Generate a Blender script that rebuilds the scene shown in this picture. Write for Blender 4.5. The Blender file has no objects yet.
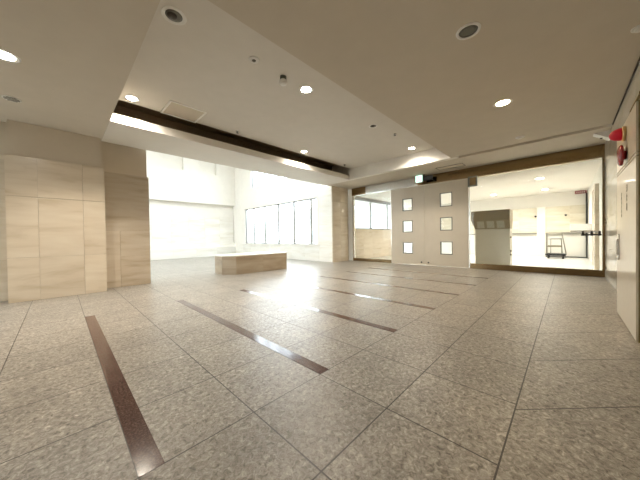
import bpy, bmesh, math, random
from mathutils import Vector, Matrix
random.seed(7)
C = bpy.context.scene.collection
SC = bpy.context.scene

# ------------------------------------------------------------------ materials
def new_mat(name):
    m = bpy.data.materials.new(name); m.use_nodes = True
    nt = m.node_tree; b = nt.nodes['Principled BSDF']
    return m, nt, b
def ramp(nt, stops):
    r = nt.nodes.new('ShaderNodeValToRGB')
    e = r.color_ramp.elements
    e[0].position, e[0].color = stops[0][0], (*stops[0][1], 1)
    e[1].position, e[1].color = stops[-1][0], (*stops[-1][1], 1)
    for p, c in stops[1:-1]:
        n = e.new(p); n.color = (*c, 1)
    return r
def coords(nt, scale=(1, 1, 1)):
    t = nt.nodes.new('ShaderNodeTexCoord'); m = nt.nodes.new('ShaderNodeMapping')
    m.inputs['Scale'].default_value = scale
    nt.links.new(t.outputs['Object'], m.inputs[0]); return m
def noise(nt, vec, sc, det=4, rough=.55, dist=0):
    n = nt.nodes.new('ShaderNodeTexNoise')
    n.inputs['Scale'].default_value = sc; n.inputs['Detail'].default_value = det
    n.inputs['Roughness'].default_value = rough; n.inputs['Distortion'].default_value = dist
    nt.links.new(vec.outputs[0], n.inputs['Vector']); return n
def bump(nt, b, src, strength, dist=.01):
    n = nt.nodes.new('ShaderNodeBump'); n.inputs['Strength'].default_value = strength
    n.inputs['Distance'].default_value = dist
    nt.links.new(src, n.inputs['Height']); nt.links.new(n.outputs[0], b.inputs['Normal']); return n
def math_(nt, op, a, b=None, c=None):
    n = nt.nodes.new('ShaderNodeMath'); n.operation = op
    for i, v in enumerate((a, b, c)):
        if v is None: continue
        if isinstance(v, (int, float)): n.inputs[i].default_value = v
        else: nt.links.new(v, n.inputs[i])
    return n.outputs[0]

def paint(name, col, rough=.7, grain=.0, gs=220, spec=.3):
    m, nt, b = new_mat(name)
    mp = coords(nt); n = noise(nt, mp, 3.0, 3)
    r = ramp(nt, [(.3, tuple(c * .96 for c in col)), (.7, col)])
    nt.links.new(n.outputs['Fac'], r.inputs[0]); nt.links.new(r.outputs[0], b.inputs['Base Color'])
    b.inputs['Roughness'].default_value = rough; b.inputs['Specular IOR Level'].default_value = spec
    if grain:
        n2 = noise(nt, mp, gs, 2); bump(nt, b, n2.outputs['Fac'], grain, .003)
    return m
def metal(name, col, rough=.25, brushed=0):
    m, nt, b = new_mat(name)
    b.inputs['Metallic'].default_value = 1; b.inputs['Base Color'].default_value = (*col, 1)
    b.inputs['Roughness'].default_value = rough
    mp = coords(nt, (1, 1, 40)); n = noise(nt, mp, 6, 3)
    mr = nt.nodes.new('ShaderNodeMapRange'); mr.inputs['To Min'].default_value = rough * .8; mr.inputs['To Max'].default_value = rough * 1.25
    nt.links.new(n.outputs['Fac'], mr.inputs['Value']); nt.links.new(mr.outputs[0], b.inputs['Roughness'])
    return m
def plastic(name, col, rough=.4, coat=0):
    m, nt, b = new_mat(name)
    mp = coords(nt); n = noise(nt, mp, 9, 2)
    r = ramp(nt, [(.3, tuple(c * .94 for c in col)), (.7, col)])
    nt.links.new(n.outputs['Fac'], r.inputs[0]); nt.links.new(r.outputs[0], b.inputs['Base Color'])
    b.inputs['Roughness'].default_value = rough; b.inputs['Coat Weight'].default_value = coat
    return m
def emit(name, col, s):
    m, nt, b = new_mat(name)
    b.inputs['Base Color'].default_value = (*col, 1)
    b.inputs['Emission Color'].default_value = (*col, 1); b.inputs['Emission Strength'].default_value = s
    return m
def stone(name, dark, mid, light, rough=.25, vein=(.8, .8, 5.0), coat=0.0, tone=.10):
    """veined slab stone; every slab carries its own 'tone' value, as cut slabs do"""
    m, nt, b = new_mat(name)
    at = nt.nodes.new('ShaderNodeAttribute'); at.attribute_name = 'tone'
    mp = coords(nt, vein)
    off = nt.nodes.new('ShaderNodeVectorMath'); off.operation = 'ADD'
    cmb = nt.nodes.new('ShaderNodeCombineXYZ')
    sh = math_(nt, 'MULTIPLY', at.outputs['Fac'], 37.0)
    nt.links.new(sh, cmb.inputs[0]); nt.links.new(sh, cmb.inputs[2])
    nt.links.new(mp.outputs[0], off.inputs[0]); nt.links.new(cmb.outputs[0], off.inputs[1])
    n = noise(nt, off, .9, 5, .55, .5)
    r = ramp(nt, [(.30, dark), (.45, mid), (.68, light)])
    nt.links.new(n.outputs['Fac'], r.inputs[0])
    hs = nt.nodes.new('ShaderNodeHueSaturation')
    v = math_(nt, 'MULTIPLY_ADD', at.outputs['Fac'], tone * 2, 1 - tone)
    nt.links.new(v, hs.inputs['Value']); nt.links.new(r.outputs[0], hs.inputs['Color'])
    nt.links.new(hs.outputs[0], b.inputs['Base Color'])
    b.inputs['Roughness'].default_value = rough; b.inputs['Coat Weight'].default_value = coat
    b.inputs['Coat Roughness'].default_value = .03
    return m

def floor_material():
    m, nt, b = new_mat('flamed granite paving')
    t = nt.nodes.new('ShaderNodeTexCoord'); sp = nt.nodes.new('ShaderNodeSeparateXYZ')
    nt.links.new(t.outputs['Object'], sp.inputs[0]); x, y = sp.outputs[0], sp.outputs[1]
    def line(v, o, pitch, w):
        d = math_(nt, 'PINGPONG', math_(nt, 'SUBTRACT', v, o), pitch / 2)
        return math_(nt, 'LESS_THAN', d, w)
    W = .0048
    la = line(x, .28, .71, W); lb = line(y, 1.68, .70, W)
    grid = math_(nt, 'MAXIMUM', la, lb)
    diag = line(math_(nt, 'ADD', x, y), 2.61, 1.0, W * 1.4)
    near = math_(nt, 'LESS_THAN', y, .28)          # the paving along the right wall is laid on the skew
    mix = math_(nt, 'ADD', math_(nt, 'MULTIPLY', near, diag), math_(nt, 'MULTIPLY', math_(nt, 'SUBTRACT', 1.0, near), grid))
    edge = math_(nt, 'LESS_THAN', math_(nt, 'ABSOLUTE', math_(nt, 'SUBTRACT', y, .28)), W)
    joint = math_(nt, 'MAXIMUM', mix, edge)
    # per tile tone
    fx = math_(nt, 'FLOOR', math_(nt, 'DIVIDE', math_(nt, 'SUBTRACT', x, .28), .71))
    fy = math_(nt, 'FLOOR', math_(nt, 'DIVIDE', math_(nt, 'SUBTRACT', y, 1.68), .70))
    cb = nt.nodes.new('ShaderNodeCombineXYZ'); nt.links.new(fx, cb.inputs[0]); nt.links.new(fy, cb.inputs[1])
    wn = nt.nodes.new('ShaderNodeTexWhiteNoise'); nt.links.new(cb.outputs[0], wn.inputs['Vector'])
    mp = coords(nt)
    n1 = noise(nt, mp, 30, 6, .72, .9); n2 = noise(nt, mp, 2.6, 5, .65, .6); n3 = noise(nt, mp, 24, 5, .6, .8)
    r1 = ramp(nt, [(.34, (.10, .085, .067)), (.46, (.265, .235, .196)), (.56, (.37, .336, .29)), (.70, (.66, .62, .555))])
    nt.links.new(n1.outputs['Fac'], r1.inputs[0])
    hs = nt.nodes.new('ShaderNodeHueSaturation')
    v = math_(nt, 'MULTIPLY_ADD', wn.outputs['Value'], .14, .93)
    v = math_(nt, 'MULTIPLY', v, math_(nt, 'MULTIPLY_ADD', n2.outputs['Fac'], .7, .60))
    nt.links.new(v, hs.inputs['Value']); nt.links.new(r1.outputs[0], hs.inputs['Color'])
    mx = nt.nodes.new('ShaderNodeMix'); mx.data_type = 'RGBA'
    nt.links.new(joint, mx.inputs['Factor']); nt.links.new(hs.outputs[0], mx.inputs['A'])
    mx.inputs['B'].default_value = (.045, .036, .03, 1)
    nt.links.new(mx.outputs['Result'], b.inputs['Base Color'])
    rr = nt.nodes.new('ShaderNodeMapRange'); rr.inputs['To Min'].default_value = .24; rr.inputs['To Max'].default_value = .42
    nt.links.new(n3.outputs['Fac'], rr.inputs['Value']); nt.links.new(rr.outputs[0], b.inputs['Roughness'])
    b.inputs['Specular IOR Level'].default_value = .5
    h = math_(nt, 'ADD', math_(nt, 'MULTIPLY', n1.outputs['Fac'], .5), n3.outputs['Fac'])
    h = math_(nt, 'SUBTRACT', h, math_(nt, 'MULTIPLY', joint, .6))
    bump(nt, b, h, .42, .009)
    return m
def strip_material():
    m, nt, b = new_mat('polished brown granite')
    mp = coords(nt); n = noise(nt, mp, 70, 5, .7); n2 = noise(nt, mp, 7, 3)
    r = ramp(nt, [(.35, (.035, .016, .012)), (.5, (.10, .055, .045)), (.7, (.22, .15, .13))])
    nt.links.new(n.outputs['Fac'], r.inputs[0]); nt.links.new(r.outputs[0], b.inputs['Base Color'])
    b.inputs['Roughness'].default_value = .13
    bump(nt, b, n2.outputs['Fac'], .05, .004)
    return m
def glass_material(name, tint=(.97, .99, .985), refl=1.0):
    m = bpy.data.materials.new(name); m.use_nodes = True; nt = m.node_tree
    nt.nodes.remove(nt.nodes['Principled BSDF'])
    tr = nt.nodes.new('ShaderNodeBsdfTransparent'); tr.inputs[0].default_value = (*tint, 1)
    gl = nt.nodes.new('ShaderNodeBsdfGlossy'); gl.inputs['Roughness'].default_value = .01
    fr = nt.nodes.new('ShaderNodeLayerWeight'); fr.inputs[0].default_value = .5     # facing term: same from both sides of the pane
    fac = math_(nt, 'MULTIPLY_ADD', math_(nt, 'POWER', fr.outputs['Facing'], 5.0), .9 * refl, .04 * refl)
    mx = nt.nodes.new('ShaderNodeMixShader')
    nt.links.new(fac, mx.inputs[0]); nt.links.new(tr.outputs[0], mx.inputs[1]); nt.links.new(gl.outputs[0], mx.inputs[2])
    nt.links.new(mx.outputs[0], nt.nodes['Material Output'].inputs[0])
    return m

M = dict(
    floor=floor_material(), strip=strip_material(),
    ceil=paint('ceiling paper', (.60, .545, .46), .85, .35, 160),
    ceilw=paint('recess ceiling tone', (.70, .67, .62), .85, .3, 160),  # recess ceiling, a tone paler than the low ceilings
    beam=paint('beam paint', (.77, .74, .68), .7, .1), hatchw=plastic('white hatch frame', (.92, .91, .88), .4),
    white=paint('white paint', (.80, .77, .71), .7, .1),
    cream=paint('cream panel paint', (.61, .54, .43), .38, .03, 200, .5),
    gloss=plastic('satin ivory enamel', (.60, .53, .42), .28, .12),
    marble=stone('honed beige marble', (.55, .455, .33), (.64, .545, .42), (.69, .605, .48), .2, coat=.25, tone=.05),
    marbleb=stone('grey beige marble', (.42, .345, .25), (.52, .44, .34), (.58, .51, .41), .25, coat=.15, tone=.06),
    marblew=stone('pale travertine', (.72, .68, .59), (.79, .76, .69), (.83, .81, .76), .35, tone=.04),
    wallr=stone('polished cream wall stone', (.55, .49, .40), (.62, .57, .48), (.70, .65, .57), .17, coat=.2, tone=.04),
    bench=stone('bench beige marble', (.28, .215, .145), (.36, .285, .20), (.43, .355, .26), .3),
    core=paint('plastered concrete', (.60, .52, .41), .6, .05, 120),
    steel=metal('bronze tinted stainless steel', (.27, .19, .10), .16),
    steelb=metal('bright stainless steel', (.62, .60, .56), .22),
    dark=plastic('dark metal paint', (.03, .028, .025), .4),
    grey=plastic('grey green metal paint', (.14, .145, .12), .35),
    brown=paint('brown side shade', (.20, .145, .06), .4),
    red=plastic('red enamel', (.24, .006, .010), .25, .3),
    redlens=emit('lit red lens', (.34, .002, .012), .15),
    gold=metal('brass', (.70, .52, .25), .3),
    whitep=plastic('white plastic', (.78, .77, .74), .4),
    alu=metal('window aluminium', (.34, .34, .34), .4),
    glass=glass_material('clear glass', refl=.28),
    darkgrille=plastic('dark grille', (.16, .15, .12), .6),
    cove=plastic('cove shade brown', (.22, .165, .10), .7),  # dark brown puts the shade of the deep slot into the colour
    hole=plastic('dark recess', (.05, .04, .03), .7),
    lampw=emit('lit lamp warm', (1, .80, .52), 30), lampn=emit('lit lamp white', (1, .93, .82), 30),
    signlit=emit('lit sign face', (.62, 1, .85), 1.1), green=emit('lit green', (.0, .42, .22), .6),
    tube=plastic('grey tube enamel', (.33, .31, .25), .4), rail=plastic('grey rail', (.25, .24, .21), .5), marblef=stone('tan wall stone', (.56, .49, .36), (.66, .60, .47), (.74, .69, .58), .3, tone=.05),
    rubber=plastic('black rubber', (.02, .02, .02), .7),
    signred=plastic('maroon sign', (.20, .02, .02), .4),
    ink=plastic('grey ink', (.34, .31, .25), .5),
    whitefl=paint('pale polished floor', (.72, .70, .66), .25, 0, 100, .5),
    mauve=paint('kiosk stone', (.60, .56, .48), .4), hoodm=paint('kiosk hood', (.27, .22, .145), .35), hoodrefl=plastic('hood reflection', (.42, .39, .32), .25),
    ply=plastic('trolley wood board', (.22, .20, .12), .5),
    bldg=paint('neighbour facade', (.50, .50, .50), .8),
    bglass=plastic('neighbour glazing', (.30, .34, .38), .2),
    asphalt=paint('outside paving', (.38, .38, .37), .9),
)

# ------------------------------------------------------------------ mesh helpers
class MB:
    def __init__(s):
        s.v = []; s.f = []; s.t = []; s.sm = []
    def add(s, vs, fs, tone=.5, smooth=False):
        o = len(s.v); s.v += [tuple(v) for v in vs]
        for f in fs: s.f.append([i + o for i in f]); s.t.append(tone); s.sm.append(smooth)
        return s
    def box(s, x0, x1, y0, y1, z0, z1, tone=.5):
        x0, x1 = sorted((x0, x1)); y0, y1 = sorted((y0, y1)); z0, z1 = sorted((z0, z1))
        v = [(x0,y0,z0),(x1,y0,z0),(x1,y1,z0),(x0,y1,z0),(x0,y0,z1),(x1,y0,z1),(x1,y1,z1),(x0,y1,z1)]
        return s.add(v, [(0,3,2,1),(4,5,6,7),(0,1,5,4),(1,2,6,5),(2,3,7,6),(3,0,4,7)], tone)
    def bbox(s, x0, x1, y0, y1, z0, z1, r=.01, tone=.5):
        """box with bevelled edges"""
        bm = bmesh.new(); bmesh.ops.create_cube(bm, size=1)
        for v in bm.verts: v.co = Vector(((x0+x1)/2 + v.co.x*abs(x1-x0), (y0+y1)/2 + v.co.y*abs(y1-y0), (z0+z1)/2 + v.co.z*abs(z1-z0)))
        bmesh.ops.bevel(bm, geom=bm.edges[:], offset=r, segments=2, affect='EDGES', profile=.6)
        bm.verts.index_update()
        s.add([v.co[:] for v in bm.verts], [[v.index for v in f.verts] for f in bm.faces], tone); bm.free(); return s
    def prism(s, pts, z0, z1, tone=.5, bev=0):
        bm = bmesh.new(); vs = [bm.verts.new((x, y, z0)) for x, y in pts]; f = bm.faces.new(vs)
        g = bmesh.ops.extrude_face_region(bm, geom=[f]); 
        for v in [e for e in g['geom'] if isinstance(e, bmesh.types.BMVert)]: v.co.z = z1
        bmesh.ops.recalc_face_normals(bm, faces=bm.faces[:])
        if bev: bmesh.ops.bevel(bm, geom=bm.edges[:], offset=bev, segments=2, affect='EDGES')
        bm.verts.index_update(); s.add([v.co[:] for v in bm.verts], [[v.index for v in q.verts] for q in bm.faces], tone); bm.free(); return s
    def lathe(s, prof, c=(0,0,0), axis='z', n=28, tone=.5):
        """revolve [(radius, height)] about an axis through c"""
        vs = []; fs = []
        for r, h in prof:
            for k in range(n):
                a = 2*math.pi*k/n; p = (r*math.cos(a), r*math.sin(a), h)
                if axis == 'y': p = (p[0], p[2], p[1])
                elif axis == 'x': p = (p[2], p[0], p[1])
                vs.append((p[0]+c[0], p[1]+c[1], p[2]+c[2]))
        for i in range(len(prof)-1):
            for k in range(n):
                fs.append((i*n+k, i*n+(k+1)%n, (i+1)*n+(k+1)%n, (i+1)*n+k))
        fs.append(list(range(n))[::-1]); fs.append([(len(prof)-1)*n+k for k in range(n)])
        return s.add(vs, fs, tone, True)
    def tube(s, pts, r, n=10, tone=.5):
        pts = [Vector(p) for p in pts]; vs = []; fs = []
        for i, p in enumerate(pts):
            d = (pts[min(i+1, len(pts)-1)] - pts[max(i-1, 0)]).normalized()
            u = d.cross(Vector((0,0,1))); u = u if u.length > .05 else d.cross(Vector((1,0,0))); u.normalize(); w = d.cross(u)
            for k in range(n):
                a = 2*math.pi*k/n; vs.append(p + r*(math.cos(a)*u + math.sin(a)*w))
        for i in range(len(pts)-1):
            for k in range(n): fs.append((i*n+k, i*n+(k+1)%n, (i+1)*n+(k+1)%n, (i+1)*n+k))
        fs.append(list(range(n))[::-1]); fs.append([(len(pts)-1)*n+k for k in range(n)])
        return s.add([v[:] for v in vs], fs, tone, True)
    def build(s, name, mat, parent=None, bevel=0):
        me = bpy.data.meshes.new(name)
        org = Vector(parent_world(parent)) if parent else Vector((0,0,0))
        me.from_pydata([tuple(Vector(v) - org) for v in s.v], [], s.f)
        bm = bmesh.new(); bm.from_mesh(me); bmesh.ops.recalc_face_normals(bm, faces=bm.faces[:]); bm.to_mesh(me); bm.free()
        at = me.attributes.new('tone', 'FLOAT', 'FACE')
        for i, t in enumerate(s.t): at.data[i].value = t
        for i, p in enumerate(me.polygons): p.use_smooth = s.sm[i] if len(p.vertices) == 4 else False
        me.materials.append(mat)
        o = bpy.data.objects.new(name, me); C.objects.link(o); o.parent = parent
        if bevel:
            b = o.modifiers.new('bevel', 'BEVEL'); b.width = bevel; b.segments = 2
        return o
def parent_world(o):
    v = Vector(o.location)
    while o.parent: o = o.parent; v += o.location
    return v
def tag(o, label=None, cat=None, group=None, kind=None):
    if label: o['label'] = label
    if cat: o['category'] = cat
    if group: o['group'] = group
    if kind: o['kind'] = kind
    return o
def empty(name, loc, label, cat, group=None, kind=None):
    o = bpy.data.objects.new(name, None); C.objects.link(o); o.location = loc; o.empty_display_size = .1
    return tag(o, label, cat, group, kind)
def struct(o): o['kind'] = 'structure'; return o
def copy_tree(o, parent=None):
    c = o.copy(); C.objects.link(c); c.parent = parent
    for ch in list(o.children): copy_tree(ch, c)
    return c
def holes_wall(mb, axis, p0, p1, u0, u1, z0, z1, holes):
    """wall slab between p0 and p1 on axis, running u0..u1, with rectangular openings (ua, ub, za, zb)"""
    us = sorted({u0, u1, *[h[0] for h in holes], *[h[1] for h in holes]})
    zs = sorted({z0, z1, *[h[2] for h in holes], *[h[3] for h in holes]})
    for a, b in zip(us, us[1:]):
        run = None
        for c, d in zip(zs, zs[1:]):
            mu, mz = (a+b)/2, (c+d)/2
            hit = any(h[0] < mu < h[1] and h[2] < mz < h[3] for h in holes)
            if hit:
                if run: emit_box(mb, axis, p0, p1, a, b, *run); run = None
            else: run = (run[0], d) if run else (c, d)
        if run: emit_box(mb, axis, p0, p1, a, b, *run)
    return mb
def emit_box(mb, axis, p0, p1, a, b, c, d, tone=.5):
    if axis == 'x': mb.box(p0, p1, a, b, c, d, tone)
    else: mb.box(a, b, p0, p1, c, d, tone)
def slabs(mb, axis, p0, p1, us, zs, gap=.004):
    """stone slabs with open joints; zs may be a list per column"""
    for i, (a, b) in enumerate(zip(us, us[1:])):
        zz = zs[i] if isinstance(zs[0], (list, tuple)) else zs
        for c, d in zip(zz, zz[1:]):
            emit_box(mb, axis, p0, p1, a+gap/2, b-gap/2, c+gap/2, d-gap/2, random.random())
    return mb

# ------------------------------------------------------------------ survey figures (x runs along the right wall, y towards the atrium)
CEIL = 3.88; REC = 4.35; DW = 11.12; RW = -.79
# ------------------------------------------------------------------ floor
mb = MB(); mb.box(-8, 11.06, -6, 18.9, -.15, 0)
struct(mb.build('floor', M['floor']))
mb = MB(); mb.box(11.06, 19.6, -.95, 11.0, -.15, 0)
o = struct(mb.build('floor_beyond', M['whitefl']))
for k in range(7):
    x = .28 + 1.42*k
    mb = MB(); mb.box(x, x+.125, 1.68, 5.88, -.02, .0015)
    struct(mb.build('trim_%d' % (k+1), M['strip']))
# ------------------------------------------------------------------ ceiling of the hall
mb = MB()
T = CEIL; TH = .9
mb.box(-8, .81, -6, 8.65, T, T+TH)               # low ceiling on the left
mb.box(.81, 9.15, -6, 2.78, T, T+TH)             # low ceiling on the right
mb.box(9.40, DW+.12, -1.0, 8.65, T, T+TH)        # ceiling in front of the doors
mb.box(9.15, 9.40, -1.0, 2.6, T+.10, T+TH)       # shadow slot across the ceiling
mb.box(9.15, 9.20, 2.6, 2.78, T, T+TH)
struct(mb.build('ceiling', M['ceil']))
mb = MB()
mb.box(.815, 9.195, 7.08, 7.14, T, 4.07)           # upstand of the cove
mb.box(.815, 9.195, 7.14, 8.1, T, T+.05)           # underside of the beam
mb.box(.815, 9.195, 8.1, 8.65, T, T+.88)           # back of the cove
mb.box(9.20, 9.395, 2.6, 8.65, T, T+TH)            # fascia over the doors
struct(mb.build('ceiling_beam', M['beam']))
mb = MB(); mb.box(.81, 9.20, 2.78, 6.97, REC, T+TH-.01)
struct(mb.build('ceiling_recess', M['ceilw']))
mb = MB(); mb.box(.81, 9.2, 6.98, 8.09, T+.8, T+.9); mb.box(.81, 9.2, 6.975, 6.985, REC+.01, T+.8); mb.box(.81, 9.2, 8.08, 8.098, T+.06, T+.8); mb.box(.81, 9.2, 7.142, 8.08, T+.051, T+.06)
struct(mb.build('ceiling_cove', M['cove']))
mb = MB(); mb.box(DW+.12, 19.6, -1.0, 11.0, 3.55, 3.9)
struct(mb.build('ceiling_beyond', M['white']))
# atrium roof, out of view; skylight openings added to brighten the atrium
mb = MB()
sky = [(-6+2.6*i, -4.6+2.6*i, 9.6, 14.4) for i in range(6)]
us = sorted({-8, 10.0, *[s[0] for s in sky], *[s[1] for s in sky]})
for a, b in zip(us, us[1:]):
    if any(s[0] < (a+b)/2 < s[1] for s in sky):
        mb.box(a, b, 8.65, 9.6, 8.2, 8.6); mb.box(a, b, 14.4, 19.2, 8.2, 8.6)
    else: mb.box(a, b, 8.65, 19.2, 8.2, 8.6)
struct(mb.build('ceiling_atrium', M['white']))

# ------------------------------------------------------------------ walls
# right wall: polished stone slabs from the raised panel to the glass
mb = MB()
slabs(mb, 'y', RW-.03, RW, [-8+1.12*i for i in range(12)] + [5.45, 6.5, 7.7, 8.9, 10.1, 11.3], [0, .86, 1.72, 2.58, CEIL], .003)
mb.box(-8, 11.3, RW-.25, RW-.031, 0, CEIL)
struct(mb.build('wall_right', M['wallr']))
mb = MB(); mb.box(-8, 9.2, RW, RW+.02, CEIL-.022, CEIL); struct(mb.build('trim_20', M['hole']))  # dark strip stands for the shaded gap between wall and ceiling
mb = MB(); holes_wall(mb, 'x', -8.2, -8, 8.65, 18.9, 0, 8.2, [(9.5, 17.8, .3, 7.2)]); holes_wall(mb, 'x', -4.4, -4.2, -6, 8.75, 0, CEIL, [(6.1, 8.55, .02, 3.8)]); mb.box(-8, -4.41, 8.65, 8.75, 0, CEIL-.005)
struct(mb.build('wall_back', M['white']))
mb = MB(); mb.box(-8, .0, -6.2, -6, 0, CEIL); mb.box(-.2, 0, -6, RW-.25, 0, CEIL)
struct(mb.build('wall_near', M['white']))
mb = MB(); mb.box(-8, -1.9, 8.65, 8.75, CEIL, 8.3); mb.box(-1.9, 9.5, 8.66, 8.75, CEIL+.02, 8.3)
struct(mb.build('wall_over_beam', M['white']))

# atrium end wall: upper storey proud of the lower one, with square recesses
mb = MB()
sq = [(.23+2.26*i, 1.44+2.26*i, 5.98, 7.2) for i in range(-3, 4)]
holes_wall(mb, 'y', 18.6, 18.85, -8, 9.9, 3.83, 8.2, sq)
mb.box(-8, 9.9, 18.85, 19.1, 3.83, 8.2)
struct(mb.build('wall_atrium_end', M['white']))
mb = MB(); mb.box(-8, 9.9, 18.95, 19.1, 0, 3.83)
struct(mb.build('wall_atrium_lower', M['white']))
mb = MB(); slabs(mb, 'y', 18.85, 18.95, [-8+1.1*i for i in range(17)], [.66, 1.4, 2.15, 2.92])
struct(mb.build('wall_atrium_stone', M['marblew']))
mb = MB(); slabs(mb, 'y', 18.6, 18.9, [-8+17.645/12*i for i in range(13)], [0, .64])
mb.box(-8, 9.65, 18.6, 18.95, .64, .68)
struct(mb.build('baseboard_atrium', M['marblew']))
# atrium window wall
lowb = [(9.6, 10.19), (10.19, 11.66), (11.66, 13.19), (13.19, 14.71), (14.71, 16.1), (16.1, 17.2)]
mb = MB()
holes_wall(mb, 'x', 9.65, 9.95, 9.45, 19.1, .9, 8.2, [(9.6, 17.2, .9, 3.43), (13.15-2.9, 16.2, 4.88, 7.0)])
mb.box(9.60, 9.95, 9.45, 18.6, .84, .90)          # sill
struct(mb.build('wall_windows', M['white']))
mb = MB(); slabs(mb, 'x', 9.65, 9.95, [9.45+1.15*i for i in range(9)], [0, .42, .84])
struct(mb.build('baseboard_windows', M['marblew']))
def glazing(name, x, us, z0, z1, mat, fr=.03, extra=()):
    """window across y at a fixed x: frame, mullions and one pane per bay"""
    r = empty(name, (x, (us[0]+us[-1])/2, z0), None, None, kind='structure')
    f = MB(); f.box(x-.04, x+.04, us[0], us[-1], z0, z0+.05); f.box(x-.04, x+.04, us[0], us[-1], z1-.05, z1)
    f.build('window_frame', mat, r)
    for u in us:
        f = MB(); f.box(x-.05, x+.05, u-fr, u+fr, z0, z1); f.build('mullion', mat, r)
    for a, b in zip(us, us[1:]):
        f = MB(); f.box(x-.006, x+.006, a+fr, b-fr, z0+.05, z1-.05); f.build('pane', M['glass'], r)
    return r
glazing('window_1', 9.80, [9.62, 10.19, 11.66, 13.19, 14.71, 16.1, 17.18], .9, 3.43, M['alu'], .045)
glazing('window_2', 9.80, [10.27, 11.7, 13.15, 14.65, 16.18], 4.88, 7.0, M['alu'], .06)
glazing('window_3', -8.1, [9.5, 11.2, 12.8, 14.4, 16.1, 17.8], .3, 7.2, M['alu'])
glazing('window_4', -4.3, [6.1, 7.3, 8.55], .02, 3.8, M['alu'])

# ------------------------------------------------------------------ pillars
def pillar(label, x0, x1, y0, y1, top, us, zs, mat, upper_inset=.05, H=CEIL, group=None, sx=None, side=None):
    r = empty('stone_pillar', ((x0+x1)/2, (y0+y1)/2, 0), label, 'pillar', group)
    sx = sx or (x0+upper_inset, x1-upper_inset)
    m = MB(); m.box(sx[0], sx[1], y0+upper_inset, y1-.02, 0, H)
    m.build('shaft', M['core'], r)
    c = MB()
    if isinstance(us[0], tuple):
        for u_, z_ in us: slabs(c, 'y', y0, y0+.04, list(u_), z_)
    else: slabs(c, 'y', y0, y0+.04, us, zs)
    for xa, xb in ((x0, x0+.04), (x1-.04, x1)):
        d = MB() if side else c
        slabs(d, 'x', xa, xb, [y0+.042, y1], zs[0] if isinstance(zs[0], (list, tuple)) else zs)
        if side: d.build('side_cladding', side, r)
    c.build('stone_cladding', mat, r)
    return r
pillar('projecting tan marble pillar at the left, its slabs reaching the floor', -.77, .83, 8.40, 8.86, 3.14,
       [-.77, -.31, .42, .83], [[0, .95, 2.27, 3.14], [0, .95, 2.27, 3.14], [0, .95, 2.27, 3.14]], M['marble'])
pillar('darker marble pillar just right of the projecting tan one, beside the atrium opening', .86, 1.88, 8.87, 9.6, 3.14,
       [((.86, 1.18), [0, 1.55]), ((1.18, 1.88), [0, .84, 1.55]), ((.86, 1.88), [1.55, 3.14])], [0, 1.55, 3.14], M['marbleb'], .04, 4.8, None, (.3, 1.84))
pillar('marble pillar cut off by the left edge of the photo', -1.95, -.80, 8.80, 9.6, 3.10,
       [-1.95, -1.3, -.80], [[0, 1.6, 3.10], [0, .9, 3.10]], M['marbleb'], .04, 4.8, None, (-1.9, -.3))
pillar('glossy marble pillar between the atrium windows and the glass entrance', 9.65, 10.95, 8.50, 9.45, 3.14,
       [9.65, 10.3, 10.95], [0, .86, 1.98, 3.1, CEIL-.01], M['marble'], .03, CEIL, None, None, M['marblew'])  # side cladding in paler stone imitates daylight glare on that face

# ------------------------------------------------------------------ marble bench
r = empty('stone_bench', (5.4, 9.0, 0), 'long low marble bench with a chamfered end, standing at the atrium opening', 'bench')
out = [(4.05, 9.45), (4.05, 8.86), (4.40, 8.48), (6.62, 8.42), (6.74, 8.55), (6.74, 9.62), (4.22, 9.62)]
cx, cy = 5.4, 9.0
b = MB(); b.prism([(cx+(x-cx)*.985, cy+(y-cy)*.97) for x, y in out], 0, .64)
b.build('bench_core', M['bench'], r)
c = MB()
for (xa, ya), (xb, yb) in zip(out, out[1:]+out[:1]):
    L = math.hypot(xb-xa, yb-ya); n = max(1, round(L/1.15)); nx, ny = (yb-ya)/L, -(xb-xa)/L
    for i in range(n):
        p = [xa+(xb-xa)*i/n, ya+(yb-ya)*i/n]; q = [xa+(xb-xa)*(i+1)/n, ya+(yb-ya)*(i+1)/n]
        dx, dy = (xb-xa)/L*.002, (yb-ya)/L*.002
        mx_, my_ = cx-(p[0]+q[0])/2, cy-(p[1]+q[1])/2
        s = 1 if nx*mx_+ny*my_ > 0 else -1
        c.prism([(p[0]+dx, p[1]+dy), (q[0]-dx, q[1]-dy), (q[0]-dx+nx*s*.03, q[1]-dy+ny*s*.03), (p[0]+dx+nx*s*.03, p[1]+dy+ny*s*.03)], .0, .645, random.random())
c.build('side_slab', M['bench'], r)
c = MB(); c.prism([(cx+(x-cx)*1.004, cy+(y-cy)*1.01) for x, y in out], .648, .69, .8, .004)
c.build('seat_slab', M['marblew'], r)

# ------------------------------------------------------------------ glass front at x = DW
def box_obj(name, mat, parent, *b, bev=0): 
    m = MB(); m.bbox(*b, r=bev) if bev else m.box(*b); return m.build(name, mat, parent)
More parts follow.
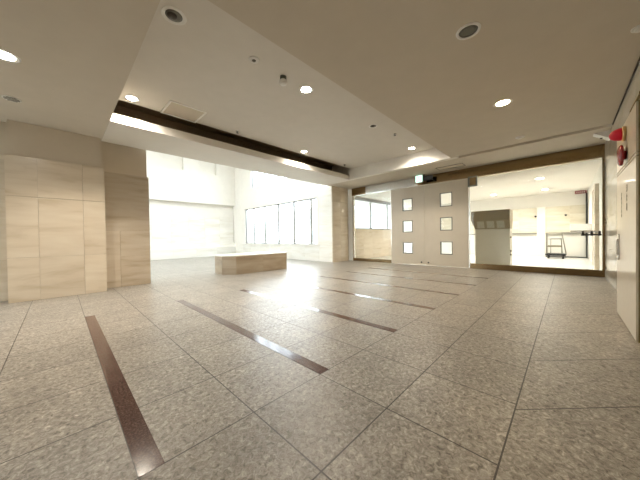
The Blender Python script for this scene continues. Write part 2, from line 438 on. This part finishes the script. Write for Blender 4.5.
# steel header, posts and kick plates
mb = MB(); mb.box(DW-.06, DW+.12, RW, 4.72, 3.50, CEIL); mb.box(DW-.06, DW+.12, 7.45, 8.32, 3.50, CEIL); struct(mb.build('trim_8', M['steel']))
mb = MB(); mb.box(DW-.06, DW+.12, 4.725, 6.0, 3.50, CEIL); mb.box(DW-.06, DW+.12, 6.005, 7.445, 3.50, CEIL); struct(mb.build('trim_21', M['steelb']))  # lighter steel on this stretch imitates the lit fascia reflected in it
mb = MB(); mb.bbox(DW-.04, DW+.06, RW, 2.69, 0, .20, .004); struct(mb.build('trim_9', M['steel']))
mb = MB(); mb.bbox(DW-.04, DW+.06, 6.06, 8.30, 0, .15, .004); struct(mb.build('trim_10', M['steel']))
mb = MB(); mb.bbox(DW-.05, DW+.07, RW, RW+.05, .2, 3.5, .004); struct(mb.build('trim_11', M['steel']))
mb = MB(); mb.bbox(DW-.05, DW+.07, 8.22, 8.30, .15, 3.5, .004); struct(mb.build('trim_12', M['steelb']))
mb = MB(); mb.bbox(DW-.01, DW+.03, 2.70, 2.735, .0, 3.5, .004); mb.bbox(DW-.01, DW+.03, 6.02, 6.055, 0, 3.5, .004); struct(mb.build('trim_13', M['steelb']))
mb = MB(); mb.box(DW, DW+.012, RW+.05, .93, .2, 3.5); mb.box(DW, DW+.012, .936, 2.70, .2, 3.5); struct(mb.build('window_5', M['glass']))
mb = MB(); mb.box(DW, DW+.012, 6.06, 8.22, .15, 3.5); struct(mb.build('window_6', M['glass']))
mb = MB(); mb.box(DW+.12, DW+.2, -1, 11, 3.5, CEIL+.9); mb.box(DW, DW+.12, 8.32, 9.45, 0, CEIL); struct(mb.build('wall_over_glass', M['white']))

def door_leaf(name, y0, y1, wy0, wy1, rows, lock_y):
    r = empty(name, (DW-.02, (y0+y1)/2, 0), None, None, kind='structure')
    m = MB(); holes_wall(m, 'x', DW-.045, DW+.0, y0, y1, .02, 3.49, [(wy0, wy1, a, b) for a, b in rows])
    m.build('door_panel', M['cream'], r)
    for a, b in rows:
        f = MB(); t = .022
        holes_wall(f, 'x', DW-.056, DW+.01, wy0-t*.3, wy1+t*.3, a-t*.3, b+t*.3, [(wy0+t, wy1-t, a+t, b-t)])
        fo = f.build('sight_frame', M['grey'], r)
        g = MB(); g.box(DW-.025, DW-.017, wy0+t, wy1-t, a+t, b-t); g.build('pane', M['glass'], fo)
    l = MB(); l.lathe([(.034, 0), (.034, .012), (.018, .016), (.0, .016)], (DW-.045, lock_y, .13), 'x', 20)
    for i, v in enumerate(l.v): l.v[i] = (2*(DW-.045)-v[0], v[1], v[2])
    l.build('lock', M['dark'], r)
    return r
door_leaf('door_1', 4.435, 6.015, 4.97, 5.43, [(.5, .99), (1.47, 1.98), (2.44, 2.98)], 4.58)
door_leaf('door_2', 2.745, 4.425, 3.32, 3.78, [(.51, 1.03), (1.5, 2.03), (2.48, 3.04)], 4.28)
# box on the header at the door edge
r = empty('mounted_door_closer', (DW-.1, 2.56, 3.15), 'dark grey metal box under the header at the right edge of the double door', 'door hardware')
box_obj('housing', M['grey'], r, DW-.14, DW-.062, 2.42, 2.73, 3.14, 3.53, bev=.008)
box_obj('cover_plate', M['steel'], r, DW-.147, DW-.14, 2.46, 2.66, 3.19, 3.47)
# push bar at the right end of the glass
r = empty('mounted_pull_bar', (DW-.12, -.5, 1.3), 'horizontal metal pull bar on the glass beside the right wall', 'door handle')
m = MB(); m.tube([(DW-.13, -.08, 1.335), (DW-.13, -.70, 1.335)], .03, 14); m.build('bar', M['whitep'], r)
m = MB(); m.tube([(DW-.10, -.30, 1.25), (DW-.10, -.72, 1.25)], .022, 12); m.build('lower_rod', M['dark'], r)
for y in (-.34, -.52, -.68):
    m = MB(); m.bbox(DW-.16, DW, y-.025, y+.025, 1.22, 1.36, .006); m.build('bracket', M['dark'], r)

# vestibule beyond the left glazing: low stone wall with windows over it
mb = MB(); slabs(mb, 'y', 8.45, 8.62, [11.35+.95*i for i in range(7)], [0, .58, 1.16, 1.72]); mb.box(11.35, 17.05, 8.47, 8.6, .01, 1.70)
struct(mb.build('wall_beyond_left', M['marble']))
r = empty('window_7', (14, 8.53, 1.72), None, None, kind='structure')
m = MB(); m.box(11.35, 17.05, 8.50, 8.58, 1.72, 1.78); m.box(11.35, 17.05, 8.48, 8.60, 3.36, 3.55); m.build('window_frame', M['alu'], r)
for x in (11.4, 13.2, 15.2, 16.0, 17.0):
    m = MB(); m.box(x-.03, x+.03, 8.49, 8.59, 1.78, 3.36); m.build('mullion', M['alu'], r)
m = MB(); m.box(11.43, 16.97, 8.53, 8.542, 1.78, 3.36); m.build('pane', M['glass'], r)
# far room walls
mb = MB(); mb.box(19.3, 19.6, -1.0, 11.0, 0, 3.55)
struct(mb.build('wall_beyond', M['white']))
mb = MB(); slabs(mb, 'x', 19.24, 19.3, [-.75, -.1, .88], [1.36, 1.85, 2.33, 2.80]); slabs(mb, 'x', 19.24, 19.3, [1.24+.85*i for i in range(8)], [1.36, 1.85, 2.33, 2.80])
struct(mb.build('wall_beyond_stone', M['marblef']))
mb = MB(); mb.bbox(19.16, 19.3, .88, 1.24, 0, 2.84, .01); struct(mb.build('trim_14', M['white']))
mb = MB(); mb.box(19.18, 19.3, -.75, .87, 1.29, 1.36); mb.box(19.18, 19.3, 1.25, 8, 1.29, 1.36); struct(mb.build('trim_15', M['rail']))
mb = MB(); mb.box(19.2, 19.3, -.75, .9, 0, .05); struct(mb.build('trim_16', M['dark']))
mb = MB(); mb.box(19.12, 19.24, -.76, -.70, 0, 3.4); struct(mb.build('trim_17', M['dark']))
mb = MB(); mb.box(11.3, 19.6, RW-.2, RW, 0, 3.9); struct(mb.build('wall_beyond_right', M['white']))
mb = MB(); slabs(mb, 'y', RW, RW+.10, [12.9, 13.5], [0, 1.6, 3.0]); struct(mb.build('trim_18', M['marble']))
mb = MB(); slabs(mb, 'y', RW, RW+.05, [14.6, 15.4], [0, 1.6, 3.0]); struct(mb.build('trim_19', M['marbleb']))
for y in (.05, 1.3):
    lab = 'small dark round hook on the far stone wall ' + ('right' if y < 1 else 'left') + ' of the white pilaster'
    r = empty('wall_mounted_hook', (19.2, y, 2.3), lab, 'hook', None)
    m = MB(); m.lathe([(.05, 0), (.05, .02), (.02, .03), (.02, .05)], (19.19, y, 2.3), 'x', 16); m.build('plate', M['dark'], r)
    m = MB(); m.lathe([(.02, 0), (.045, .01), (.045, .04), (.02, .05)], (19.14, y, 2.3), 'x', 16); m.build('hook_head', M['dark'], r)
r = empty('hanging_sign', (18.8, -.5, 3.45), 'small maroon sign hung under the ceiling of the room beyond the glass', 'sign')
box_obj('sign_board', M['signred'], r, 18.78, 18.82, -.72, -.30, 3.34, 3.50, bev=.004)
for i, y in enumerate((-.67, -.60, -.53, -.46, -.39)):
    m = MB(); m.box(18.775, 18.779, y, y+.045, 3.385, 3.405); m.box(18.775, 18.779, y+.015, y+.03, 3.385, 3.455); m.box(18.775, 18.779, y, y+.045, 3.44, 3.455 - .01*(i % 2)); m.build('letter', M['whitep'], r)
m = MB(); m.box(18.79, 18.81, -.53, -.51, 3.5, 3.55); m.build('hanger', M['dark'], r)
r = empty('wall_box', (17, -.5, 1.4), 'long white box mounted on the wall beyond the glass, right of the trolley', 'box')
box_obj('casing', M['whitep'], r, 16.4, 17.6, RW, -.10, 1.42, 1.72, bev=.02)
box_obj('lower_flange', M['steelb'], r, 16.4, 17.6, RW, -.14, 1.38, 1.42)

# stone kiosk seen through the glass
r = empty('reception_kiosk', (12.9, 2.26, 0), 'grey stone kiosk with a flared glossy hood, standing behind the glass', 'kiosk')
box_obj('body', M['mauve'], r, 12.6, 13.2, 1.64, 2.86, 0, 1.52, bev=.01)
m = MB()
lo = [(12.6, 1.64), (13.2, 1.64), (13.2, 2.86), (12.6, 2.86)]; up = [(12.42, 1.62), (13.22, 1.62), (13.22, 2.97), (12.42, 2.97)]
vs = [(x, y, 1.53) for x, y in lo] + [(x, y, 1.90) for x, y in up] + [(x, y, 2.30) for x, y in up]
fs = [(0,1,2,3), (8,9,10,11)] + [(i, (i+1) % 4, 4+(i+1) % 4, 4+i) for i in range(4)] + [(4+i, 4+(i+1) % 4, 8+(i+1) % 4, 8+i) for i in range(4)]
m.add(vs, fs); m.build('hood', M['hoodm'], r, .006)
for y in (1.80, 2.15, 2.50):
    m = MB(); n = Vector((-.37, 0, -.18)).normalized()
    q = []
    for yy, t in ((y, .12), (y+.26, .12), (y+.26, .88), (y, .88)):
        q.append(Vector((12.6-.18*t, yy, 1.53+.37*t)))
    m.add([p + n*.002 for p in q] + [p + n*.012 for p in q], [(0,1,2,3), (4,5,6,7), (0,1,5,4), (1,2,6,5), (2,3,7,6), (3,0,4,7)])
    m.build('hood_reflection', M['hoodrefl'], r)  # pale panels stand for the door windows reflected in the hood
for z in (.45, .60, 1.15):
    m = MB(); m.bbox(12.63, 12.72, 1.60, 1.645, z, z+.06, .005); m.build('hinge', M['steel'], r)

# trolley
def trolley():
    X, Y = 18.3, .47
    r = empty('hand_trolley', (X, Y, 0), 'small tube framed trolley with a wooden shelf, parked by the far wall beyond the glass', 'trolley')
    m = MB(); m.bbox(X-.38, X+.38, Y-.42, Y+.36, .15, .24, .01); m.build('platform', M['rubber'], r)
    m = MB(); m.bbox(X-.34, X+.30, Y-.27, Y+.27, .60, .68, .006); m.build('middle_shelf', M['ply'], r)
    m = MB(); m.bbox(X-.2, X+.2, Y-.24, Y+.24, 1.0, 1.03, .006); m.build('top_tray', M['grey'], r)
    for x in (-.30, .05):
        m = MB(); m.tube([(X+x, Y-.44, .2), (X+x, Y-.28, 1.28), (X+x, Y-.25, 1.31), (X+x, Y+.28, 1.31), (X+x, Y+.31, 1.28), (X+x, Y+.31, .2)], .022); m.build('tube_frame', M['tube'], r)
    m = MB(); m.tube([(X-.2, Y-.28, .2), (X-.2, Y-.26, 1.04), (X-.2, Y+.15, 1.04), (X-.2, Y+.15, .2)], .022); m.build('inner_frame', M['tube'], r)
    for y in (-.25, .29):
        m = MB(); m.tube([(X-.30, Y+y, 1.31), (X+.05, Y+y, 1.31)], .022); m.build('cross_tube', M['tube'], r)
    for a in (-.29, .29):
        for b_ in (-.32, .24):
            m = MB(); m.lathe([(.02, -.028), (.07, -.035), (.076, -.022), (.076, .022), (.07, .035), (.02, .028)], (X+a, Y+b_, .076), 'y', 20)
            w = m.build('wheel', M['rubber'], r)
            m = MB(); m.bbox(X+a-.03, X+a+.03, Y+b_-.035, Y+b_+.035, .08, .165, .004); m.build('caster_fork', M['steelb'], w)
    return r
trolley()

# ------------------------------------------------------------------ raised fire hydrant panel on the right wall
PB = -.58
r = empty('fire_hydrant_cabinet', (5.5, -.68, 0), 'tall glossy cream fire hydrant cabinet standing out from the right wall', 'cabinet')
m = MB(); m.box(4.735, 6.32, RW+.004, PB-.02, .0, 2.84); m.build('case', M['brown'], r)  # brown puts the shade of the side face into the case colour
m = MB(); m.bbox(4.735, 6.32, PB-.02, PB, .012, 2.19, .003); m.build('door', M['gloss'], r)
m = MB(); m.bbox(4.735, 6.32, PB-.02, PB, 2.205, 2.235, .003); m.bbox(4.735, 6.32, PB-.02, PB, 2.25, 2.83, .003); m.build('upper_panel', M['gloss'], r)
m = MB(); m.bbox(4.5, 5.1, PB-.02, PB+.006, 2.83, 2.86, .003); m.build('top_gap_shade', M['brown'], r)  # dark strip stands for the shadow of the gap along the top
m = MB(); m.bbox(6.02, 6.16, PB, PB+.012, .88, 1.28, .004); m.bbox(6.06, 6.12, PB+.01, PB+.03, .95, 1.2, .004); m.build('pull_handle', M['steelb'], r)
# vertical lettering, two columns of strokes: 消火栓 and a finer line
def strokes(m, x, z, w, h, segs):
    for (a, b_, c_, d_) in segs:
        xa, za = x - a*w, z - b_*h; xb, zb = x - c_*w, z - d_*h; t = .0055*(h/.09)
        if abs(xa-xb) >= abs(za-zb): vs = [(xa, za-t), (xb, zb-t), (xb, zb+t), (xa, za+t)]
        else: vs = [(xa-t, za), (xb-t, zb), (xb+t, zb), (xa+t, za)]
        m.add([(p[0], PB+.001, p[1]) for p in vs] + [(p[0], PB+.003, p[1]) for p in vs], [(0,1,2,3), (4,5,6,7), (0,1,5,4), (1,2,6,5), (2,3,7,6), (3,0,4,7)])
G = {'shou': [(.1,.1,.2,.2), (.05,.35,.16,.45), (.05,.95,.2,.65), (.65,0,.65,.35), (.4,.1,.48,.3), (.9,.1,.82,.3), (.38,.38,.38,1), (.38,.38,.92,.38), (.92,.38,.92,1), (.38,.58,.92,.58), (.38,.78,.92,.78)],
     'ka': [(.5,0,.5,.45), (.5,.45,.1,1), (.5,.45,.92,1), (.15,.2,.25,.5), (.88,.2,.72,.5)],
     'sen': [(.2,0,.2,1), (0,.25,.4,.25), (.2,.35,.02,.7), (.65,0,.4,.35), (.65,0,.98,.35), (.5,.45,.85,.45), (.67,.45,.67,.95), (.5,.68,.85,.68), (.42,.95,.95,.95)]}
for i, g in enumerate(('shou', 'ka', 'sen')):
    m = MB(); strokes(m, 5.40, 1.95-.125*i, .10, .10, G[g]); m.build('written_character', M['ink'], r)
for i in range(6):
    m = MB(); strokes(m, 5.84, 1.89-.062*i, .05, .05, G[('ka', 'sen', 'shou')[i % 3]]); m.build('written_character', M['ink'], r)
# red alarm lamp and bell
r = PA = PB+.002
r = empty('fire_alarm_lamp', (5.45, PB, 2.66), 'red domed alarm lamp with a brass rim, above the red bell on the cabinet', 'alarm lamp')
m = MB(); m.lathe([(.10, 0), (.10, .03), (.085, .035)], (5.45, PA, 2.66), 'y'); m.build('base_ring', M['gold'], r)
m = MB(); m.lathe([(.085, .03), (.083, .06), (.072, .10), (.05, .135), (.02, .15), (.0, .152)], (5.45, PA, 2.66), 'y'); m.build('lens', M['redlens'], r)
r = empty('fire_alarm_bell', (5.62, PB, 2.38), 'red round alarm bell seen edge on, below the red alarm lamp', 'alarm bell')
m = MB(); m.lathe([(.06, 0), (.06, .03)], (5.42, PA, 2.36), 'y'); m.build('bracket', M['red'], r)
m = MB(); m.lathe([(.11, .025), (.14, .03), (.145, .045), (.13, .062), (.10, .074), (.03, .08), (.0, .081)], (5.42, PA, 2.36), 'y'); m.build('gong', M['red'], r)
r = empty('ceiling_corner_sensor', (9.8, -.7, 3.7), 'small white wedge shaped fixture in the ceiling corner beyond the alarm lamp', 'sensor')
m = MB(); m.add([(9.7,RW,3.88),(10.0,RW,3.88),(9.7,-.50,3.88),(10.0,-.50,3.88),(9.7,RW,3.68),(10.0,RW,3.68)], [(0,1,3,2),(0,2,4),(1,5,3),(2,3,5,4),(0,4,5,1)]); m.build('housing', M['whitep'], r)
m = MB(); m.lathe([(.0, 0), (.025, .0), (.025, .02), (.0, .02)], (9.85, -.64, 3.74), 'z', 12); m.build('sensor_eye', M['dark'], r)

# ------------------------------------------------------------------ lit exit sign by the doors
r = empty('exit_sign', (10.8, 4.4, 3.7), 'small lit green and white exit sign under the ceiling above the double door', 'exit sign')
ex = [10.78, 10.86]
m = MB(); m.bbox(10.72, 10.80, 4.36, 4.66, 3.56, 3.86, .006); m.build('housing', M['whitep'], r)
m = MB(); m.box(10.712, 10.72, 4.375, 4.645, 3.575, 3.845); m.build('lit_face', M['signlit'], r)
m = MB()      # running figure pictogram
def gq(ps):
    m.add([(10.708, 4.51-(u-.5)*.2, 3.71+(v-.5)*.2) for u, v in ps] + [(10.711, 4.51-(u-.5)*.2, 3.71+(v-.5)*.2) for u, v in ps],
          [tuple(range(len(ps))), tuple(range(len(ps), 2*len(ps)))] + [(i, (i+1) % len(ps), len(ps)+(i+1) % len(ps), len(ps)+i) for i in range(len(ps))])
gq([(.42+.07*math.cos(a*math.pi/4), .88+.07*math.sin(a*math.pi/4)) for a in range(8)])
gq([(.40,.78),(.54,.74),(.64,.45),(.50,.42)]); gq([(.50,.46),(.62,.46),(.42,.22),(.22,.18),(.24,.26),(.36,.30)]); gq([(.52,.46),(.64,.46),(.80,.30),(.84,.08),(.76,.08),(.70,.26)])
gq([(.42,.76),(.40,.68),(.20,.62),(.18,.70)]); gq([(.52,.74),(.60,.66),(.80,.70),(.78,.78),(.62,.74)])
gq([(.0,.0),(.06,.0),(.06,1),(.0,1)]); gq([(.0,.94),(1,.94),(1,1),(.0,1)])
m.build('pictogram', M['green'], r)
m = MB(); m.bbox(10.80, 10.88, 3.98, 4.40, 3.62, 3.80, .006); m.build('dark_box', M['dark'], r)  # plain dark box behind the lit face
m = MB(); m.box(10.80, 10.84, 4.3, 4.5, 3.80, CEIL); m.build('bracket', M['dark'], r)

# ------------------------------------------------------------------ ceiling fittings
def downlight(name, x, y, z, rad, lit, label, group=None, energy=0, col=(1,.85,.65), spot=160, blend=.9):
    r = empty(name, (x, y, z), label, 'ceiling light', group)
    m = MB(); m.lathe([(rad*.82, .0), (rad*1.05, -.002), (rad*1.2, -.006), (rad*1.24, -.002), (rad*1.24, .0)], (x, y, z), 'z', 32)
    # open ring: drop the cap faces
    m.f = m.f[:-2]; m.t = m.t[:-2]; m.sm = m.sm[:-2]; m.build('trim_ring', M['whitep'], r)
    if lit:
        m = MB(); m.lathe([(rad*.84, -.001), (rad*.78, -.004), (0.001, -.005)], (x, y, z), 'z', 28); m.build('lamp_face', M['lampw'] if col[2] < .6 else M['lampn'], r)
        ld = bpy.data.lights.new(name+'_light', 'SPOT'); ld.energy = energy; ld.color = col; ld.spot_size = math.radians(spot); ld.spot_blend = blend; ld.shadow_soft_size = rad*.8
        lo = bpy.data.objects.new('bulb', ld); C.objects.link(lo); lo.parent = r; lo.location = (0, 0, -.03)
    else:
        m = MB(); m.lathe([(rad*.84, -.001), (rad*.6, -.0015), (.001, -.002)], (x, y, z), 'z', 28); m.build('reflector', M['darkgrille'], r)
        m = MB(); m.lathe([(rad*.5, -.002), (rad*.42, -.012), (.001, -.018)], (x-rad*.15, y+rad*.1, z), 'z', 20); m.build('bulb_glass', M['hole'], r)
    return r
WARM = (1, .72, .42); NEUT = (1, .90, .76); COOL = (1, .94, .86)
E1 = 185
downlight('downlight', 6.13, .90, CEIL, .13, True, 'lit warm downlight in the low right ceiling', None, 75, WARM)
downlight('downlight', -.49, 5.58, CEIL, .13, True, 'lit downlight at the left edge of the photo', None, E1, NEUT)
downlight('downlight', 3.62, 3.86, REC, .12, True, 'brightest lit downlight, near the middle of the recessed ceiling', None, E1, NEUT)
downlight('downlight', 1.15, 6.72, REC, .11, True, 'lit downlight beside the square ceiling hatch', None, E1, NEUT)
downlight('downlight', 8.65, 3.88, REC, .11, True, 'lit downlight washing the fascia above the double door', None, E1, NEUT)
downlight('downlight', 6.15, 6.72, REC, .11, True, 'lit downlight next to the cove over the bench', None, E1, NEUT)
downlight('downlight', 1.15, 3.84, REC, .125, False, 'large unlit downlight with a dark reflector at the top of the photo')
downlight('downlight', 6.12, 3.84, REC, .10, False, 'small unlit downlight between the two lit ones of the recess')
downlight('downlight', 13.7, .80, 3.55, .14, True, 'lit downlight beyond the glass, nearer of the two above the trolley', None, 230, COOL)
downlight('downlight', 17.3, .80, 3.55, .14, True, 'lit downlight beyond the glass, farther of the two above the trolley', None, 230, COOL)
downlight('downlight', 17.3, 3.0, 3.55, .14, True, 'lit downlight beyond the glass above the grey kiosk', None, 230, COOL)
downlight('downlight', 14.2, 5.2, 3.55, .14, True, 'added unseen downlight behind the double door, lighting its panes', None, 240, COOL)  # unseen lamp added to brighten the room behind the door panes
# speaker, detectors, grilles, sprinklers
r = empty('ceiling_speaker', (3.66, .89, CEIL), 'round ceiling speaker with grey mesh in the low right ceiling', 'speaker')
m = MB(); m.lathe([(.105, -.001), (.108, -.012), (.134, -.012), (.14, -.001)], (3.66, .89, CEIL), 'z', 36); m.f = m.f[:-2]; m.t = m.t[:-2]; m.sm = m.sm[:-2]; m.build('trim_ring', M['whitep'], r)
m = MB(); m.lathe([(.108, -.001), (.06, -.003), (.001, -.004)], (3.66, .89, CEIL), 'z', 32); m.build('speaker_grille', M['grey'], r)
def dome(name, x, y, z, rad, label, cat, prof=None, mat='whitep'):
    r = empty(name, (x, y, z), label, cat)
    m = MB(); m.lathe([(rad*1.05, 0), (rad, -.012), (rad*.8, -.016)], (x, y, z), 'z', 24); m.build('base_plate', M['whitep'], r)
    m = MB(); m.lathe(prof or [(rad*.7, -.014), (rad*.66, -.03), (rad*.4, -.045), (.001, -.05)], (x, y, z), 'z', 24); m.build('sensing_head', M[mat], r)
    return r
dome('ceiling_detector', 8.60, .89, CEIL, .10, 'flat white ceiling disc beyond the warm downlight, near the shadow slot', 'detector')
dome('ceiling_detector', 5.15, -.66, CEIL, .07, 'white ceiling disc at the right edge of the photo', 'detector')
dome('ceiling_detector', 2.38, 3.83, REC, .085, 'white round ceiling sensor with a dark centre beside the smoke detector', 'detector', [(.035, -.014), (.03, -.024), (.001, -.026)], 'darkgrille')
r = empty('smoke_detector', (3.02, 3.85, REC), 'white cylindrical smoke detector hanging below the recessed ceiling', 'detector')
m = MB(); m.lathe([(.062, 0), (.06, -.075)], (3.02, 3.85, REC), 'z', 24); m.build('neck', M['grey'], r)
m = MB(); m.lathe([(.066, -.07), (.072, -.08), (.072, -.13), (.06, -.145), (.001, -.15)], (3.02, 3.85, REC), 'z', 24); m.build('cap', M['whitep'], r)
for x, y, lab in ((3.6, 6.72, 'small ceiling sprinkler right of the square hatch'), (7.05, 3.68, 'small ceiling sprinkler between the unlit downlight and the fascia'), (8.5, 6.75, 'small ceiling sprinkler at the far end of the cove')):
    r = empty('ceiling_sprinkler', (x, y, REC), lab, 'sprinkler')
    m = MB(); m.lathe([(.05, 0), (.05, -.006), (.02, -.012)], (x, y, REC), 'z', 20); m.build('escutcheon', M['steelb'], r)
    m = MB(); m.lathe([(.012, -.01), (.012, -.045), (.035, -.048), (.035, -.053), (.001, -.053)], (x, y, REC), 'z', 16); m.build('sprinkler_head', M['dark'], r)
r = empty('ceiling_vent', (-.55, 7.19, CEIL), 'small round grey slotted ceiling vent above the tan marble pillar', 'vent')
m = MB(); m.lathe([(.12, 0), (.12, -.004), (.11, -.007)], (-.55, 7.19, CEIL), 'z', 28); m.build('rim', M['whitep'], r)
for k in range(5):
    y = 7.11+.04*k; h = math.sqrt(max(.001, .10**2-(y-7.19)**2))
    m = MB(); m.box(-.55-h, -.55+h, y-.009, y+.009, CEIL-.010, CEIL-.007); m.build('slot', M['darkgrille'], r)
def hatch(x0, x1, y0, y1, z, label, fw=.03, lightm='hatchw'):
    r = empty('ceiling_hatch', ((x0+x1)/2, (y0+y1)/2, z), label, 'hatch')
    m = MB(); z0 = z-.014
    m.box(x0, x1, y0, y0+fw, z0, z); m.box(x0, x1, y1-fw, y1, z0, z); m.box(x0, x0+fw, y0+fw, y1-fw, z0, z); m.box(x1-fw, x1, y0+fw, y1-fw, z0, z)
    m.build('hatch_frame', M[lightm], r)
    m = MB(); m.box(x0+fw+.005, x1-fw-.005, y0+fw+.005, y1-fw-.005, z-.006, z); m.build('hatch_panel', M['ceil'], r)
    return r
hatch(1.75, 2.55, 6.22, 6.98, REC, 'square white framed access hatch in the recessed ceiling near the cove', .04)
hatch(10.12, 10.56, 2.68, 3.62, CEIL, 'flat access panel with dark edges in the ceiling in front of the double door', .022, 'darkgrille')

# ------------------------------------------------------------------ outside
mb = MB(); mb.box(-60, 80, -60, 90, -.6, -.2); struct(mb.build('ground_outside', M['asphalt']))
def building(x0, x1, y0, y1, h, label):
    r = empty('office_building', ((x0+x1)/2, (y0+y1)/2, -.2), label, 'building')
    m = MB(); m.box(x0, x1, y0, y1, -.2, h); m.build('facade', M['bldg'], r)
    z = 1.2
    while z < h-1:
        m = MB(); m.box(x0-.08, x0+.02, y0+.6, y1-.6, z, z+1.3); m.build('window_band', M['bglass'], r)
        z += 3.0
    return r
building(32, 40, 14, 34, 6.5, 'pale low office block seen through the tall atrium windows')

# ------------------------------------------------------------------ light
w = bpy.data.worlds.new('overcast'); SC.world = w; w.use_nodes = True
nt = w.node_tree; bg = nt.nodes['Background']
tc = nt.nodes.new('ShaderNodeTexCoord'); sp = nt.nodes.new('ShaderNodeSeparateXYZ'); nt.links.new(tc.outputs['Generated'], sp.inputs[0])
cr = nt.nodes.new('ShaderNodeValToRGB'); cr.color_ramp.elements[0].position = .0; cr.color_ramp.elements[0].color = (.80, .87, .93, 1)
cr.color_ramp.elements[1].position = .8; cr.color_ramp.elements[1].color = (.86, .94, 1.0, 1)
nt.links.new(sp.outputs[2], cr.inputs[0]); nt.links.new(cr.outputs[0], bg.inputs['Color'])
bg.inputs['Strength'].default_value = 4.7
# the camera stands in the hall, 1.3 up
cd = bpy.data.cameras.new('camera'); cam = bpy.data.objects.new('camera', cd); C.objects.link(cam)
f, yaw, pit, rol = 253.8526, .771961787, -.0116128889, -.0147303668
fw = Vector((math.cos(yaw)*math.cos(pit), math.sin(yaw)*math.cos(pit), math.sin(pit)))
rt = Vector((math.sin(yaw), -math.cos(yaw), 0)); up = rt.cross(fw)
r2 = math.cos(rol)*rt + math.sin(rol)*up; u2 = -math.sin(rol)*rt + math.cos(rol)*up
cam.matrix_world = Matrix(((r2.x, u2.x, -fw.x, 0), (r2.y, u2.y, -fw.y, 0), (r2.z, u2.z, -fw.z, 1.3), (0, 0, 0, 1)))
cd.sensor_fit = 'HORIZONTAL'; cd.sensor_width = 36; cd.lens = f/640*36; cd.clip_start = .05; cd.clip_end = 300
SC.camera = cam
SC.view_settings.view_transform = 'Standard'; SC.view_settings.look = 'None'; SC.view_settings.gamma = 1
SC.view_settings.exposure = 1.1
SC.cycles.use_denoising = True; SC.cycles.max_bounces = 10; SC.cycles.diffuse_bounces = 6; SC.cycles.transparent_max_bounces = 16
SC.cycles.sample_clamp_indirect = 6; SC.cycles.caustics_reflective = False
